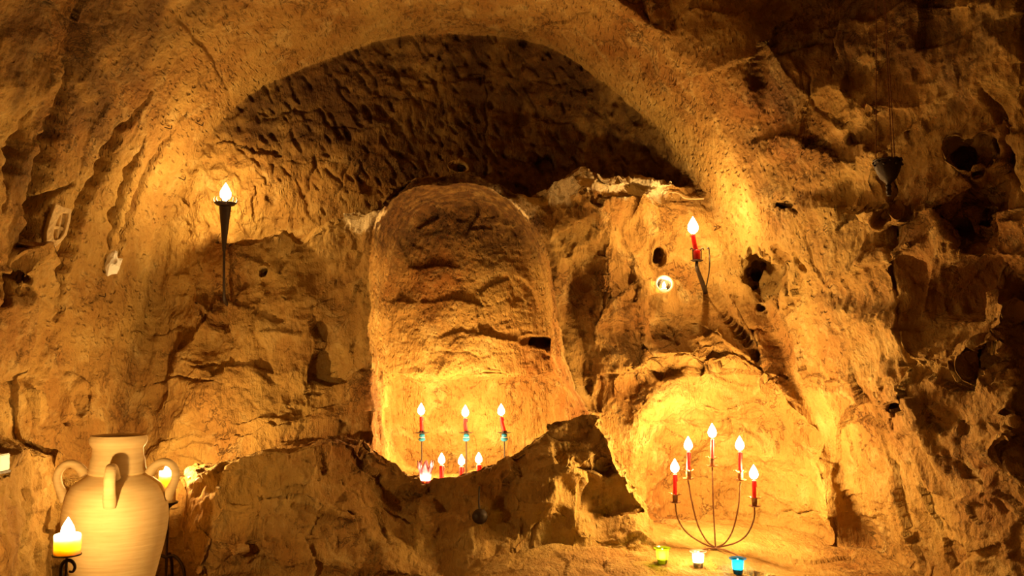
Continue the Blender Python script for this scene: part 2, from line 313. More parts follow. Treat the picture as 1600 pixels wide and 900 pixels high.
def cave_mesh(name, x0, x1, y0, y1, z0, z1, h, sub, detail):
    xs, ys, zs = np.arange(x0, x1, h), np.arange(y0, y1, h), np.arange(z0, z1, h)
    F = field(xs, ys, zs)
    np.clip(F, -4*h, 4*h, out=F)
    g = openvdb.FloatGrid(-4*h); g.copyFromArray(F); del F
    pts, quads = g.convertToQuads(0.0); del g
    pts = pts*h + np.array([x0, y0, z0], np.float32)
    # drop the cut caps at the ends of the block
    lo, hi = np.array([xs[0], ys[0], zs[0]])+h*.9, np.array([xs[-1], ys[-1], zs[-1]])-h*.9
    inside = ((pts > lo) & (pts < hi)).all(1)
    quads = quads[inside[quads].all(1)]
    used = np.zeros(len(pts), bool); used[quads.ravel()] = True
    remap = np.cumsum(used)-1; pts = pts[used]; quads = remap[quads]
    me = bpy.data.meshes.new(name)
    me.vertices.add(len(pts)); me.vertices.foreach_set('co', pts.astype(np.float32).ravel())
    me.loops.add(quads.size); me.loops.foreach_set('vertex_index', quads.ravel().astype(np.int32))
    me.polygons.add(len(quads)); me.polygons.foreach_set('loop_start', np.arange(0, quads.size, 4, dtype=np.int32))
    me.update(calc_edges=True); me.validate()
    if sub:
        o = bpy.data.objects.new(name, me); COL.objects.link(o)
        from mathutils.bvhtree import BVHTree
        bpy.context.view_layer.update()
        raw = BVHTree.FromObject(o, bpy.context.evaluated_depsgraph_get())
        e0 = Vector((0, 0, EYE))
        def cast_line(pl):
            out = []
            for (ax, ay), (bx, by) in zip(pl, pl[1:]):
                n_ = max(1, int(math.hypot(bx-ax, by-ay)/14))
                for i_ in range(n_): out.append((ax+(bx-ax)*i_/n_, ay+(by-ay)*i_/n_))
            out.append(pl[-1]); res = []
            for i_, (qx, qy) in enumerate(out):
                wx = qx+3.5*math.sin(qy*.21+qx*.13+i_); wy = qy+3.5*math.sin(qx*.17-qy*.11+i_*1.7)
                h_ = raw.ray_cast(e0, P(wx, wy, 1)-e0)
                if h_[0] is not None: res.append(h_[0][:])
            return np.array(res)
        GL = [(cast_line(a), b, c) for a, b, c in GROOVES]; SL = [(cast_line(a), b, c) for a, b, c in SCARPS]
        md = o.modifiers.new('s', 'SUBSURF'); md.levels = sub; md.render_levels = sub
        dg = bpy.context.evaluated_depsgraph_get()
        me2 = bpy.data.meshes.new_from_object(o.evaluated_get(dg))
        bpy.data.objects.remove(o); bpy.data.meshes.remove(me); me = me2
    n = len(me.vertices)
    co = np.empty(n*3, np.float32); me.vertices.foreach_get('co', co); co = co.reshape(-1, 3)
    no = np.empty(n*3, np.float32); me.vertex_normals.foreach_get('vector', no); no = no.reshape(-1, 3)
    x, y, z = co.T
    lun = sstep(3.98, 4.08, y)*sstep(1.5, 1.7, z)*sstep(.35, .7, -no[:, 1])*(np.abs(polar_d(NF, *NICHE_C, x, z)-9) > 0)*(polar_d(NF, *NICHE_C, x, z) < .02)                                # dressed, pick-marked lunette
    radial = np.hypot(x-ARCH_C[0], z-ARCH_C[1])
    vault = sstep(1.15, 1.3, radial)*sstep(3.1, 3.3, y)*sstep(.8, 1.2, z)*(1-lun)*sstep(.9, .6, np.abs(no[:, 1]))
    nic = sstep(.62, .56, np.abs(x+.19))*sstep(3.80, 3.90, y)*(polar_d(NF, *NICHE_C, x, z) > -.04)*(z < 2.0)
    smooth = np.clip(vault*.8+lun*.3+nic*.4, 0, 1)
    nd_ = np.abs(polar_d(NF, *NICHE_C, x, z)); ar_ = np.abs(polar_d(ARCH, *ARCH_C, x, z))
    smooth = np.maximum(smooth, .85*sstep(.10, .03, nd_)*(y > 3.7)*(z > .75)); smooth = np.maximum(smooth, .75*sstep(.10, .03, ar_)*(y > 3.75)); smooth = np.maximum(smooth, .6*sstep(.16, .02, np.abs(polar_d(ALC, *AL_C, x, z)))*(y > 3.45)*(z < .9))
    rough = 1-smooth
    # diagonal grain: sheared coordinates
    sh = np.stack([x+z*.35, y, z], 1)
    d = fbm(co, .30, 3, 40)*.012*rough + fbm(co, .08, 3, 50)*.004*(rough+.25)
    d += -np.abs(gn(sh, .09, 60, (1, 1, 3.0)))*.008*rough
    warp = co + np.stack([gn(co, .2, 90), gn(co, .2, 91), gn(co, .2, 92)], 1)*.05
    d += (facet(warp, .18, 70, 1.3)-.5)*.040*rough
    d += (facet(warp, .055, 71, 1.3)-.5)*.009*(rough+.2)
    if detail:
        d += gn(co, .022, 80)*.0035 + gn(co, .011, 81)*.0018
    # pick marks on the lunette
    pk = gn(np.stack([x+z*.5, y, z], 1), .035, 82, (1, 1, 1.8))
    d += -sstep(.15, .6, pk)*.022*lun
    d += gn(co, .10, 83, (1.6, 1, .5))*.012*lun
    floorm = sstep(.8, .95, no[:, 2])*sstep(.5, .35, z)
    d *= (1-.65*floorm)
    for (c, rx, ry, rz, co_, si_) in HC:
        u, w = (x-c.x)*co_+(z-c.z)*si_, -(x-c.x)*si_+(z-c.z)*co_
        d *= 1-.75*sstep(1.5, 1.1, np.sqrt((u/rx)**2+((y-c.y)/ry)**2+(w/rz)**2))
    # the traced grooves and edges
    wv = 1+.35*gn(co, .05, 99)
    for pl, wd, dep in GL:
        if len(pl) < 2: continue
        m = ((co > pl.min(0)-wd*2) & (co < pl.max(0)+wd*2)).all(1); idx = np.nonzero(m)[0]; c = co[idx]
        best = np.full(len(idx), 9., np.float32)
        for A, B in zip(pl, pl[1:]):
            if np.linalg.norm(B-A) > .25: continue
            t = np.clip(((c-A)@(B-A))/max(1e-9, ((B-A)@(B-A))), 0, 1); best = np.minimum(best, np.linalg.norm(c-(A+t[:, None]*(B-A)), axis=1))
        L0 = np.linalg.norm(c-pl[0], axis=1); L1 = np.linalg.norm(c-pl[-1], axis=1); tot = np.linalg.norm(pl[-1]-pl[0])
        tap = np.clip(np.minimum(L0, L1)/(tot*.3), .35, 1)
        d[idx] -= dep*tap*np.exp(-(best/(wd*.6*tap*wv[idx]))**2)
    for pl, hgt, rch in SL:
        if len(pl) < 2: continue
        m = ((co > pl.min(0)-rch*2.5) & (co < pl.max(0)+rch*2.5)).all(1); idx = np.nonzero(m)[0]; c = co[idx]
        best = np.full(len(idx), 9., np.float32); sg = np.ones(len(idx)); ends = np.zeros(len(idx))
        nseg = len(pl)-1; cc_ = c[:, [0, 2]] + np.stack([gn(c, .04, 98), gn(c, .04, 97)], 1)*.008
        for i_, (A, B) in enumerate(zip(pl[:, [0, 2]], pl[1:, [0, 2]])):
            t = np.clip(((cc_-A)@(B-A))/max(1e-9, ((B-A)@(B-A))), 0, 1); v = cc_-(A+t[:, None]*(B-A)); dd = np.linalg.norm(v, axis=1)
            w = dd < best; best = np.where(w, dd, best); cr = (B[0]-A[0])*(cc_[:, 1]-A[1])-(B[1]-A[1])*(cc_[:, 0]-A[0])
            sg = np.where(w, np.where(cr < 0, 1., -1.), sg); ends = np.where(w, (i_+t)/nseg, ends)
        f = np.sin(np.clip(ends, 0, 1)*math.pi)**.5
        d[idx] += hgt*f*np.where(sg > 0, np.exp(-best/rch), -.6*np.exp(-best/(rch*.6)))
    co2 = co + no*d[:, None]
    me.vertices.foreach_set('co', co2.astype(np.float32).ravel())
    # sooty streak and crown; lunette adds painted shade; upper side corners tinted darker
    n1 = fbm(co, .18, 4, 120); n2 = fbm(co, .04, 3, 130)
    soot_and_shade = lun*np.clip(.80+.30*n1+.25*n2, 0, 1)*sstep(1.45, 1.75, z+x*.35+.12*n1)  # shade of the lunette painted into the colour, with sooty speckle
    pz = P(742,150,4.2)
    soot_and_shade = np.maximum(soot_and_shade, sstep(.12, .03, np.abs(x-pz.x+n1*.03))*lun*sstep(1.7, 1.8, z)*1.0)
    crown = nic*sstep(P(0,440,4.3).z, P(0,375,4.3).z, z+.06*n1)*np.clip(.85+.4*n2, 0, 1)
    soot_and_shade = np.clip(np.maximum(soot_and_shade, crown), 0, 1)
    soot_and_shade = np.maximum(soot_and_shade, .75*sstep(1.75, 2.15, z+.25*n1)*sstep(.80, 1.05, x)*sstep(3.75, 3.55, y)*np.clip(.7+n1, 0, 1))  # upper right rock tinted darker
    soot_and_shade = np.maximum(soot_and_shade, .75*sstep(1.6, 2.1, z+.3*n1)*sstep(3.65, 3.45, y+.15*n1)*sstep(-.9, -1.2, x)*np.clip(.7+n1, 0, 1))  # upper left rock tinted darker
    me.update()
    at = me.attributes.new('soot_and_shade', 'FLOAT', 'POINT'); at.data.foreach_set('value', soot_and_shade.astype(np.float32))
    pale = np.zeros(n)  # lit ledge faces: their brightness is painted in as lighter colour
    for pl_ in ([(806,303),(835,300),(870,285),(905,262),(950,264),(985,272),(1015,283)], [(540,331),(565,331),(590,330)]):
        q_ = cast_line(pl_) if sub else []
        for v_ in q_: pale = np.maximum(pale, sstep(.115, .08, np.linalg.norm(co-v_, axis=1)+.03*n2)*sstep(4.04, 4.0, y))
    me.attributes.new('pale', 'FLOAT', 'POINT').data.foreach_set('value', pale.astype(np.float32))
    at = me.attributes.new('dressed', 'FLOAT', 'POINT'); at.data.foreach_set('value', np.clip(vault+lun*.4+nic*.5, 0, 1).astype(np.float32))
    me.polygons.foreach_set('use_smooth', np.ones(len(me.polygons), bool))
    return me

def split_mesh(me, classify, names, mat):
    n = len(me.vertices)
    co = np.empty(n*3, np.float32); me.vertices.foreach_get('co', co); co = co.reshape(-1, 3)
    no = np.empty(n*3, np.float32); me.vertex_normals.foreach_get('vector', no); no = no.reshape(-1, 3)
    q = np.empty(len(me.loops), np.int32); me.loops.foreach_get('vertex_index', q); q = q.reshape(-1, 4)
    so = np.empty(n, np.float32); me.attributes['soot_and_shade'].data.foreach_get('value', so)
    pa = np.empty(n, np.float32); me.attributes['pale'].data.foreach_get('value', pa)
    dr = np.empty(n, np.float32); me.attributes['dressed'].data.foreach_get('value', dr)
    cls = classify(co[q].mean(1), no[q].mean(1))
    for k, nm in enumerate(names):
        f = q[cls == k]
        if not len(f): continue
        used = np.zeros(n, bool); used[f.ravel()] = True; rm = np.cumsum(used)-1
        m = bpy.data.meshes.new(nm)
        m.vertices.add(int(used.sum())); m.vertices.foreach_set('co', co[used].ravel())
        fl = rm[f].astype(np.int32)
        m.loops.add(fl.size); m.loops.foreach_set('vertex_index', fl.ravel())
        m.polygons.add(len(fl)); m.polygons.foreach_set('loop_start', np.arange(0, fl.size, 4, dtype=np.int32))
        m.update(calc_edges=True)
        m.attributes.new('soot_and_shade', 'FLOAT', 'POINT').data.foreach_set('value', so[used])
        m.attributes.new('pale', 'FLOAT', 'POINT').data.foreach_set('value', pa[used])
        m.attributes.new('dressed', 'FLOAT', 'POINT').data.foreach_set('value', dr[used])
        m.polygons.foreach_set('use_smooth', np.ones(len(fl), bool))
        m.normals_split_custom_set_from_vertices(no[used])
        m.materials.append(mat)
        o = bpy.data.objects.new(nm, m); COL.objects.link(o); o['kind'] = 'structure'
    bpy.data.meshes.remove(me)

# ---------------------------------------------------------------- materials
def mat_new(name):
    m = bpy.data.materials.new(name); m.use_nodes = True
    nt = m.node_tree; b = nt.nodes['Principled BSDF']; return m, nt, b
def N(nt, t, **kw):
    n = nt.nodes.new(t)
    for k, v in kw.items(): setattr(n, k, v)
    return n
def simple(name, col, rough=.6, metal=0.0, bump=0.0, bscale=60, var=.12, **ins):
    m, nt, b = mat_new(name); L = nt.links
    tc = N(nt, 'ShaderNodeTexCoord'); no = N(nt, 'ShaderNodeTexNoise'); no.inputs['Scale'].default_value = bscale; no.inputs['Detail'].default_value = 4
    L.new(tc.outputs['Object'], no.inputs['Vector'])
    r = N(nt, 'ShaderNodeMapRange'); r.inputs[3].default_value = 1-var; r.inputs[4].default_value = 1+var
    L.new(no.outputs['Fac'], r.inputs[0])
    mx = N(nt, 'ShaderNodeMix', data_type='RGBA', blend_type='MULTIPLY'); mx.inputs[0].default_value = 1
    mx.inputs[6].default_value = (*col, 1)
    L.new(r.outputs[0], mx.inputs[7]); L.new(mx.outputs[2], b.inputs['Base Color'])
    b.inputs['Roughness'].default_value = rough; b.inputs['Metallic'].default_value = metal
    for k, v in ins.items():
        b.inputs[k.replace('_', ' ')].default_value = v
    if bump:
        bp = N(nt, 'ShaderNodeBump'); bp.inputs['Strength'].default_value = bump; bp.inputs['Distance'].default_value = .004
        L.new(no.outputs['Fac'], bp.inputs['Height']); L.new(bp.outputs[0], b.inputs['Normal'])
    return m

def rock_material():
    m, nt, b = mat_new('cave_limestone'); L = nt.links
    tc = N(nt, 'ShaderNodeTexCoord')
    def noise(scale, detail=5, rough=.55, stretch=None, rot=None, dist=0):
        n = N(nt, 'ShaderNodeTexNoise'); n.inputs['Scale'].default_value = scale; n.inputs['Detail'].default_value = detail
        n.inputs['Roughness'].default_value = rough; n.inputs['Distortion'].default_value = dist
        if stretch:
            mp = N(nt, 'ShaderNodeMapping'); mp.inputs['Scale'].default_value = stretch
            if rot: mp.inputs['Rotation'].default_value = rot
            L.new(tc.outputs['Object'], mp.inputs[0]); L.new(mp.outputs[0], n.inputs['Vector'])
        else: L.new(tc.outputs['Object'], n.inputs['Vector'])
        return n
    def mix(a, bb, fac):
        x = N(nt, 'ShaderNodeMix', data_type='RGBA')
        for s, v in ((6, a), (7, bb), (0, fac)):
            if hasattr(v, 'is_output'): L.new(v, x.inputs[s])
            else: x.inputs[s].default_value = v
        return x.outputs[2]
    def rng(v, a, bb, c=0, d=1):
        r = N(nt, 'ShaderNodeMapRange'); L.new(v, r.inputs[0])
        for i, k in enumerate((a, bb, c, d)): r.inputs[i+1].default_value = k
        return r.outputs[0]
    def mth(op, a, bb=None):
        x = N(nt, 'ShaderNodeMath', operation=op)
        for i, v in enumerate((a, bb)):
            if v is None: continue
            if hasattr(v, 'is_output'): L.new(v, x.inputs[i])
            else: x.inputs[i].default_value = v
        return x.outputs[0]
    big = noise(2.2, 6, .6); mid = noise(9, 6, .65, dist=.6); fine = noise(70, 5, .7)
    c = mix((.44, .28, .078, 1), (.25, .108, .022, 1), rng(big.outputs['Fac'], .38, .66))
    c = mix(c, (.57, .42, .165, 1), rng(mid.outputs['Fac'], .52, .75, 0, .7))
    c = mix(c, (.30, .145, .035, 1), rng(mid.outputs['Fac'], .44, .28, 0, .75))
    c = mix(c, (.24, .11, .03, 1), rng(fine.outputs['Fac'], .42, .30, 0, .55))
    at = N(nt, 'ShaderNodeAttribute', attribute_name='soot_and_shade'); dr = N(nt, 'ShaderNodeAttribute', attribute_name='dressed')
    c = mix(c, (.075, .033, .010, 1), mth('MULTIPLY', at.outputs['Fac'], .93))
    pl = N(nt, 'ShaderNodeAttribute', attribute_name='pale'); c = mix(c, (.86, .72, .44, 1), pl.outputs['Fac'])  # painted light on the ledge faces
    L.new(c, b.inputs['Base Color']); b.inputs['Roughness'].default_value = .88
    b.inputs['Specular IOR Level'].default_value = .25
    # relief: grain, oblique scratches, pits, pick strokes on dressed stone
    s1 = noise(14, 5, .6, (1.9, 1.0, .62), (0, .45, 0)); s2 = noise(40, 4, .65, (2.0, 1, .5), (0, -.35, 0))
    vo = N(nt, 'ShaderNodeTexVoronoi'); vo.inputs['Scale'].default_value = 30
    mpv = N(nt, 'ShaderNodeMapping'); mpv.inputs['Scale'].default_value = (2.3, .5, 1.0); mpv.inputs['Rotation'].default_value = (.5, 0, .3)
    wv = N(nt, 'ShaderNodeVectorMath', operation='ADD'); nw = noise(6, 3)
    sc = N(nt, 'ShaderNodeVectorMath', operation='SCALE'); sc.inputs['Scale'].default_value = .05
    L.new(nw.outputs['Color'], sc.inputs[0]); L.new(tc.outputs['Object'], wv.inputs[0]); L.new(sc.outputs[0], wv.inputs[1])
    L.new(wv.outputs[0], mpv.inputs[0]); L.new(mpv.outputs[0], vo.inputs['Vector'])
    strokes = mth('MULTIPLY', rng(vo.outputs['Distance'], .12, .34, -1, 0), dr.outputs['Fac'])
    pv = N(nt, 'ShaderNodeTexVoronoi'); pv.inputs['Scale'].default_value = 22; L.new(wv.outputs[0], pv.inputs['Vector'])
    pits = rng(pv.outputs['Distance'], .05, .16, -1, 0)
    h = mth('ADD', mth('MULTIPLY', s1.outputs['Fac'], 1.0), mth('MULTIPLY', s2.outputs['Fac'], .75))
    h = mth('ADD', h, mth('MULTIPLY', fine.outputs['Fac'], .60))
    h = mth('ADD', h, mth('MULTIPLY', mid.outputs['Fac'], 1.2))
    h = mth('ADD', h, mth('MULTIPLY', strokes, .85))
    h = mth('ADD', h, mth('MULTIPLY', pits, .35))
    ck = N(nt, 'ShaderNodeTexVoronoi', feature='DISTANCE_TO_EDGE'); ck.inputs['Scale'].default_value = 3.2
    wc = N(nt, 'ShaderNodeVectorMath', operation='ADD'); sc2 = N(nt, 'ShaderNodeVectorMath', operation='SCALE'); sc2.inputs['Scale'].default_value = .5
    L.new(mid.outputs['Color'], sc2.inputs[0]); L.new(tc.outputs['Object'], wc.inputs[0]); L.new(sc2.outputs[0], wc.inputs[1]); L.new(wc.outputs[0], ck.inputs['Vector'])
    cr = mth('MULTIPLY', rng(ck.outputs['Distance'], 0, .018, -1, 0), rng(big.outputs['Fac'], .50, .58))
    h = mth('ADD', h, mth('MULTIPLY', cr, .9))
    bp = N(nt, 'ShaderNodeBump'); bp.inputs['Strength'].default_value = 1.0; bp.inputs['Distance'].default_value = .014
    L.new(h, bp.inputs['Height']); L.new(bp.outputs[0], b.inputs['Normal'])
    return m
ROCK = rock_material()

# ---------------------------------------------------------------- the cave
def cls(c, n):
    k = np.zeros(len(c), int)                               # wall_back
    k[(c[:, 0] < -1.15) & (c[:, 1] < 3.75)] = 1              # wall_left
    k[(c[:, 0] > P(1215, 0, 3.5).x) & (c[:, 1] < 3.62)] = 2  # wall_right
    k[(n[:, 2] < -.45) & (c[:, 2] > 2.0)] = 3                # ceiling
    k[(n[:, 2] > .55) & (c[:, 2] < .40) & (c[:, 1] < 3.98)] = 4
    return k
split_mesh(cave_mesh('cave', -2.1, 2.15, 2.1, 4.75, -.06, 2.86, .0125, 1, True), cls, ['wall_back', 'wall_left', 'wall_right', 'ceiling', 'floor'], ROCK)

# the rest of the chamber around the camera, roughly rounded
def chamber():
    V, F = [], []
    nu, nv = 60, 30
    bm = bmesh.new()
    rows = []
    for j in range(nv):
        y = 2.22 - 4.2*j/(nv-1)
        row = []
        for i in range(nu):
            a = -math.pi*.5 + 2*math.pi*i/nu
            c, s = math.cos(a), math.sin(a)
            cz, ex = 1.25, 3.2
            w = 1.62 if c < 0 else 1.75
            r = (abs(c/w)**ex+abs(s/1.30)**ex)**(-1/ex)
            k = 1.0 if j < nv-4 else (1-((j-nv+5)/4.0)**2*.97)
            x, z = r*c*k, cz+r*s*k
            q = np.array([[x, y, z]])
            d = float(fbm(q, .6, 3, 200)[0])*.06*min(1, j/3)
            row.append(bm.verts.new((x+c*d-.0, y, max(-.05, z+s*d))))
        rows.append(row)
    for j in range(nv-1):
        for i in range(nu):
            k = (i+1) % nu
            bm.faces.new((rows[j][i], rows[j][k], rows[j+1][k], rows[j+1][i]))
    bm.faces.new(rows[-1])
    bmesh.ops.recalc_face_normals(bm, faces=bm.faces)
    me = bpy.data.meshes.new('wall_rear'); bm.to_mesh(me); bm.free()
    for p in me.polygons: p.use_smooth = True
    me.materials.append(ROCK)
    o = bpy.data.objects.new('wall_rear', me); COL.objects.link(o); o['kind'] = 'structure'
chamber()

# ---------------------------------------------------------------- building blocks
bpy.context.view_layer.update()
from mathutils.bvhtree import BVHTree
_dg = bpy.context.evaluated_depsgraph_get()
TREES = [BVHTree.FromObject(o, _dg) for o in COL.objects if o.get('kind') == 'structure']
def cast(o, d):
    best = None
    for t in TREES:
        h = t.ray_cast(Vector(o), Vector(d).normalized())
        if h[0] is not None and (best is None or h[3] < best[2]): best = (h[0], h[1], h[3])
    return best
def hit(px, py):
    e = Vector((0, 0, EYE)); h = cast(e+(P(px, py, 1)-e)*1.5, P(px, py, 1)-e)
    n = h[1]
    if n.dot(P(px, py, 1)-e) > 0: n = -n
    return h[0], n
def ground(x, y, z):
    h = cast((x, y, z), (0, 0, -1)); return h[0].z if h else 0.0

def obj(name, bm, m, parent=None, smooth=True):
    me = bpy.data.meshes.new(name); bmesh.ops.recalc_face_normals(bm, faces=bm.faces); bm.to_mesh(me); bm.free()
    if smooth:
        for p in me.polygons: p.use_smooth = True
        me.set_sharp_from_angle(angle=math.radians(42))
    me.materials.append(m)
    o = bpy.data.objects.new(name, me); COL.objects.link(o)
    if parent: o.parent = parent
    return o
def tag(o, label, cat, group=None):
    o['label'] = label; o['category'] = cat
    if group: o['group'] = group
    return o
def thing(name, label, cat, loc, group=None, rot=(0, 0, 0)):
    o = bpy.data.objects.new(name, None); o.empty_display_size = .05; COL.objects.link(o); o.location = loc; o.rotation_euler = rot
    return tag(o, label, cat, group)
def lathe(prof, seg=32, bm=None, at=(0, 0, 0), wob=None, close=True):
    bm = bm or bmesh.new(); rows = []
    for (r, z) in prof:
        if r < 1e-6: rows.append([bm.verts.new((at[0], at[1], at[2]+z))]); continue
        row = []
        for i in range(seg):
            a = 2*math.pi*i/seg; k = 1+(wob(a, z) if wob else 0)
            row.append(bm.verts.new((at[0]+r*k*math.cos(a), at[1]+r*k*math.sin(a), at[2]+z)))
        rows.append(row)
    for a, b in zip(rows, rows[1:]):
        for i in range(seg):
            k = (i+1) % seg
            if len(a) == 1 and len(b) == 1: break
            if len(a) == 1: bm.faces.new((a[0], b[i], b[k]))
            elif len(b) == 1: bm.faces.new((a[i], b[0], a[k]))
            else: bm.faces.new((a[i], b[i], b[k], a[k]))
    return bm
def smooth_path(pts, n=6):
    pts = [Vector(p) for p in pts]
    if len(pts) < 3: return pts
    out = []
    for i in range(len(pts)-1):
        p0, p1, p2, p3 = pts[max(i-1, 0)], pts[i], pts[i+1], pts[min(i+2, len(pts)-1)]
        for k in range(n):
            t = k/n
            out.append(.5*((2*p1)+(p2-p0)*t+(2*p0-5*p1+4*p2-p3)*t*t+(3*p1-p0-3*p2+p3)*t**3))
    out.append(pts[-1]); return out
def tube(pts, r, seg=10, bm=None, smooth=6, flat=1.0):
    bm = bm or bmesh.new()
    rl = r if isinstance(r, (list, tuple)) else None
    path = smooth_path(pts, smooth) if smooth else [Vector(p) for p in pts]
    up = Vector((0, 0, 1)); rows = []; prev = None
    for i, p in enumerate(path):
        t = (path[min(i+1, len(path)-1)]-path[max(i-1, 0)]).normalized()
        if prev is None:
            u = t.cross(up) if abs(t.z) < .9 else t.cross(Vector((0, 1, 0)))
        else: u = prev - t*prev.dot(t)
        u.normalize(); prev = u; v = t.cross(u)
        if rl:
            f = i/(len(path)-1)*(len(rl)-1); k = min(int(f), len(rl)-2); rad = rl[k]+(rl[k+1]-rl[k])*(f-k)
        else: rad = r
        rows.append([bm.verts.new(p+u*math.cos(2*math.pi*j/seg)*rad*flat+v*math.sin(2*math.pi*j/seg)*rad) for j in range(seg)])
    for a, b in zip(rows, rows[1:]):
        for j in range(seg):
            k = (j+1) % seg; bm.faces.new((a[j], a[k], b[k], b[j]))
    bm.faces.new(rows[0][::-1]); bm.faces.new(rows[-1]); return bm
def blob(r, seed, amp=.25, bm=None, scale=(1, 1, 1), at=(0, 0, 0), sub=3):
    b2 = bmesh.new(); bmesh.ops.create_icosphere(b2, subdivisions=sub, radius=1)
    co = np.array([v.co[:] for v in b2.verts]); d = (facet(co*.5+seed, .45, seed, 1.0)-.5)*amp*2 + fbm(co+seed, .9, 2, seed)*amp*.4
    for v, k in zip(b2.verts, d):
        v.co = Vector((v.co.x*scale[0], v.co.y*scale[1], v.co.z*scale[2]))*r*(1+float(k))+Vector(at)
    return b2

IRON = simple('blackened_iron', (.032, .017, .009), .55, .35, .5, 90)
RUST = simple('rusty_iron_rod', (.20, .085, .035), .55, .45, .4, 120)
BRASS = simple('worn_brass_trim', (.55, .36, .14), .38, .8, .3, 80)
CLAY = None
RED = simple('red_candle_wax', (.80, .018, .022), .42, 0, .1, 40, .06, Subsurface_Weight=.55, Subsurface_Scale=.012, Subsurface_Radius=(1, .15, .1))
IVORY = simple('ivory_candle_wax', (.95, .76, .50), .45, 0, .1, 30, .04, Subsurface_Weight=.9, Subsurface_Scale=.034, Subsurface_Radius=(1, .9, .6))
WHITEWAX = simple('white_tealight_wax', (.95, .90, .78), .45, 0, .05, 30, .03, Subsurface_Weight=.6, Subsurface_Scale=.02, Subsurface_Radius=(1, .8, .5))
WICK = simple('charred_wick', (.02, .015, .01), .9)
PALE = simple('pale_painted_metal', (.62, .60, .56), .5, .1, .1, 50)
QUARTZ = simple('white_crystalline_stone', (.93, .92, .86), .35, 0, .8, 120, .05)
CARVED = simple('carved_pale_stone', (.78, .60, .32), .85, 0, .8, 90, .25)
PEBBLE = simple('pale_pebble', (.78, .68, .50), .8, 0, .5, 90)
TWIG = simple('dry_twig_bark', (.45, .28, .12), .85, 0, .8, 140, .3)
def clay():
    m, nt, b = mat_new('pale_fired_clay'); L = nt.links
    tc = N(nt, 'ShaderNodeTexCoord'); n1 = N(nt, 'ShaderNodeTexNoise'); n1.inputs['Scale'].default_value = 9; n1.inputs['Detail'].default_value = 6
    mp = N(nt, 'ShaderNodeMapping'); mp.inputs['Scale'].default_value = (1, 1, 14); L.new(tc.outputs['Object'], mp.inputs[0])
    n2 = N(nt, 'ShaderNodeTexNoise'); n2.inputs['Scale'].default_value = 9; n2.inputs['Detail'].default_value = 5
    L.new(tc.outputs['Object'], n1.inputs[0]); L.new(mp.outputs[0], n2.inputs[0])
    cr = N(nt, 'ShaderNodeValToRGB'); cr.color_ramp.elements[0].position = .3; cr.color_ramp.elements[0].color = (.58, .40, .17, 1)
    cr.color_ramp.elements[1].position = .7; cr.color_ramp.elements[1].color = (.78, .60, .30, 1)
    ad = N(nt, 'ShaderNodeMath', operation='ADD'); hf = N(nt, 'ShaderNodeMath', operation='MULTIPLY'); hf.inputs[1].default_value = .5
    L.new(n1.outputs['Fac'], ad.inputs[0]); L.new(n2.outputs['Fac'], ad.inputs[1]); L.new(ad.outputs[0], hf.inputs[0])
    L.new(hf.outputs[0], cr.inputs[0]); L.new(cr.outputs[0], b.inputs['Base Color']); b.inputs['Roughness'].default_value = .72
    bp = N(nt, 'ShaderNodeBump'); bp.inputs['Strength'].default_value = .55; bp.inputs['Distance'].default_value = .004
    L.new(hf.outputs[0], bp.inputs['Height']); L.new(bp.outputs[0], b.inputs['Normal']); return m
CLAY = clay()
def glassy(name, col, body=.35, glow=(1, 1, 1)):
    """thin tinted glass: lets light through with its tint, scatters a little, mirrors at grazing angles"""
    m = bpy.data.materials.new(name); m.use_nodes = True; nt = m.node_tree; nt.nodes.clear(); L = nt.links
    out = N(nt, 'ShaderNodeOutputMaterial'); tr = N(nt, 'ShaderNodeBsdfTransparent'); tr.inputs[0].default_value = (*col, 1)
    tl = N(nt, 'ShaderNodeBsdfTranslucent'); tl.inputs[0].default_value = (*col, 1)
    gl = N(nt, 'ShaderNodeBsdfGlossy'); gl.inputs['Roughness'].default_value = .08
    nz = N(nt, 'ShaderNodeTexNoise'); nz.inputs['Scale'].default_value = 40
    bp = N(nt, 'ShaderNodeBump'); bp.inputs['Strength'].default_value = .2; L.new(nz.outputs['Fac'], bp.inputs['Height']); L.new(bp.outputs[0], gl.inputs['Normal'])
    lw = N(nt, 'ShaderNodeFresnel'); lw.inputs[0].default_value = 1.45
    m1 = N(nt, 'ShaderNodeMixShader'); m1.inputs[0].default_value = body; L.new(tr.outputs[0], m1.inputs[1]); L.new(tl.outputs[0], m1.inputs[2])
    m2 = N(nt, 'ShaderNodeMixShader'); L.new(lw.outputs[0], m2.inputs[0]); L.new(m1.outputs[0], m2.inputs[1]); L.new(gl.outputs[0], m2.inputs[2])
    L.new(m2.outputs[0], out.inputs[0]); return m
G_GREEN = glassy('lime_green_glass', (.62, .85, .10), .5); G_CLEAR = glassy('clear_glass', (.95, .93, .88), .45); G_BLUE = glassy('sky_blue_glass', (.03, .42, .85), .55)
G_TEAL = simple('turquoise_glass_bead', (.03, .30, .62), .12, 0, 0, 40, .1, Transmission_Weight=.3, Coat_Weight=.6)
G_PINK = glassy('pink_tinted_glass', (.98, .55, .75), .5)
def flame_mat(name, strength, col=(1.0, .80, .42)):
    m = bpy.data.materials.new(name); m.use_nodes = True; nt = m.node_tree; nt.nodes.clear(); L = nt.links
    out = N(nt, 'ShaderNodeOutputMaterial'); e = N(nt, 'ShaderNodeEmission'); t = N(nt, 'ShaderNodeBsdfTransparent'); a = N(nt, 'ShaderNodeAddShader')
    e.inputs[0].default_value = (*col, 1); e.inputs[1].default_value = strength
    L.new(e.outputs[0], a.inputs[0]); L.new(t.outputs[0], a.inputs[1]); L.new(a.outputs[0], out.inputs[0]); return m
FLAME = flame_mat('candle_flame', 14.0)

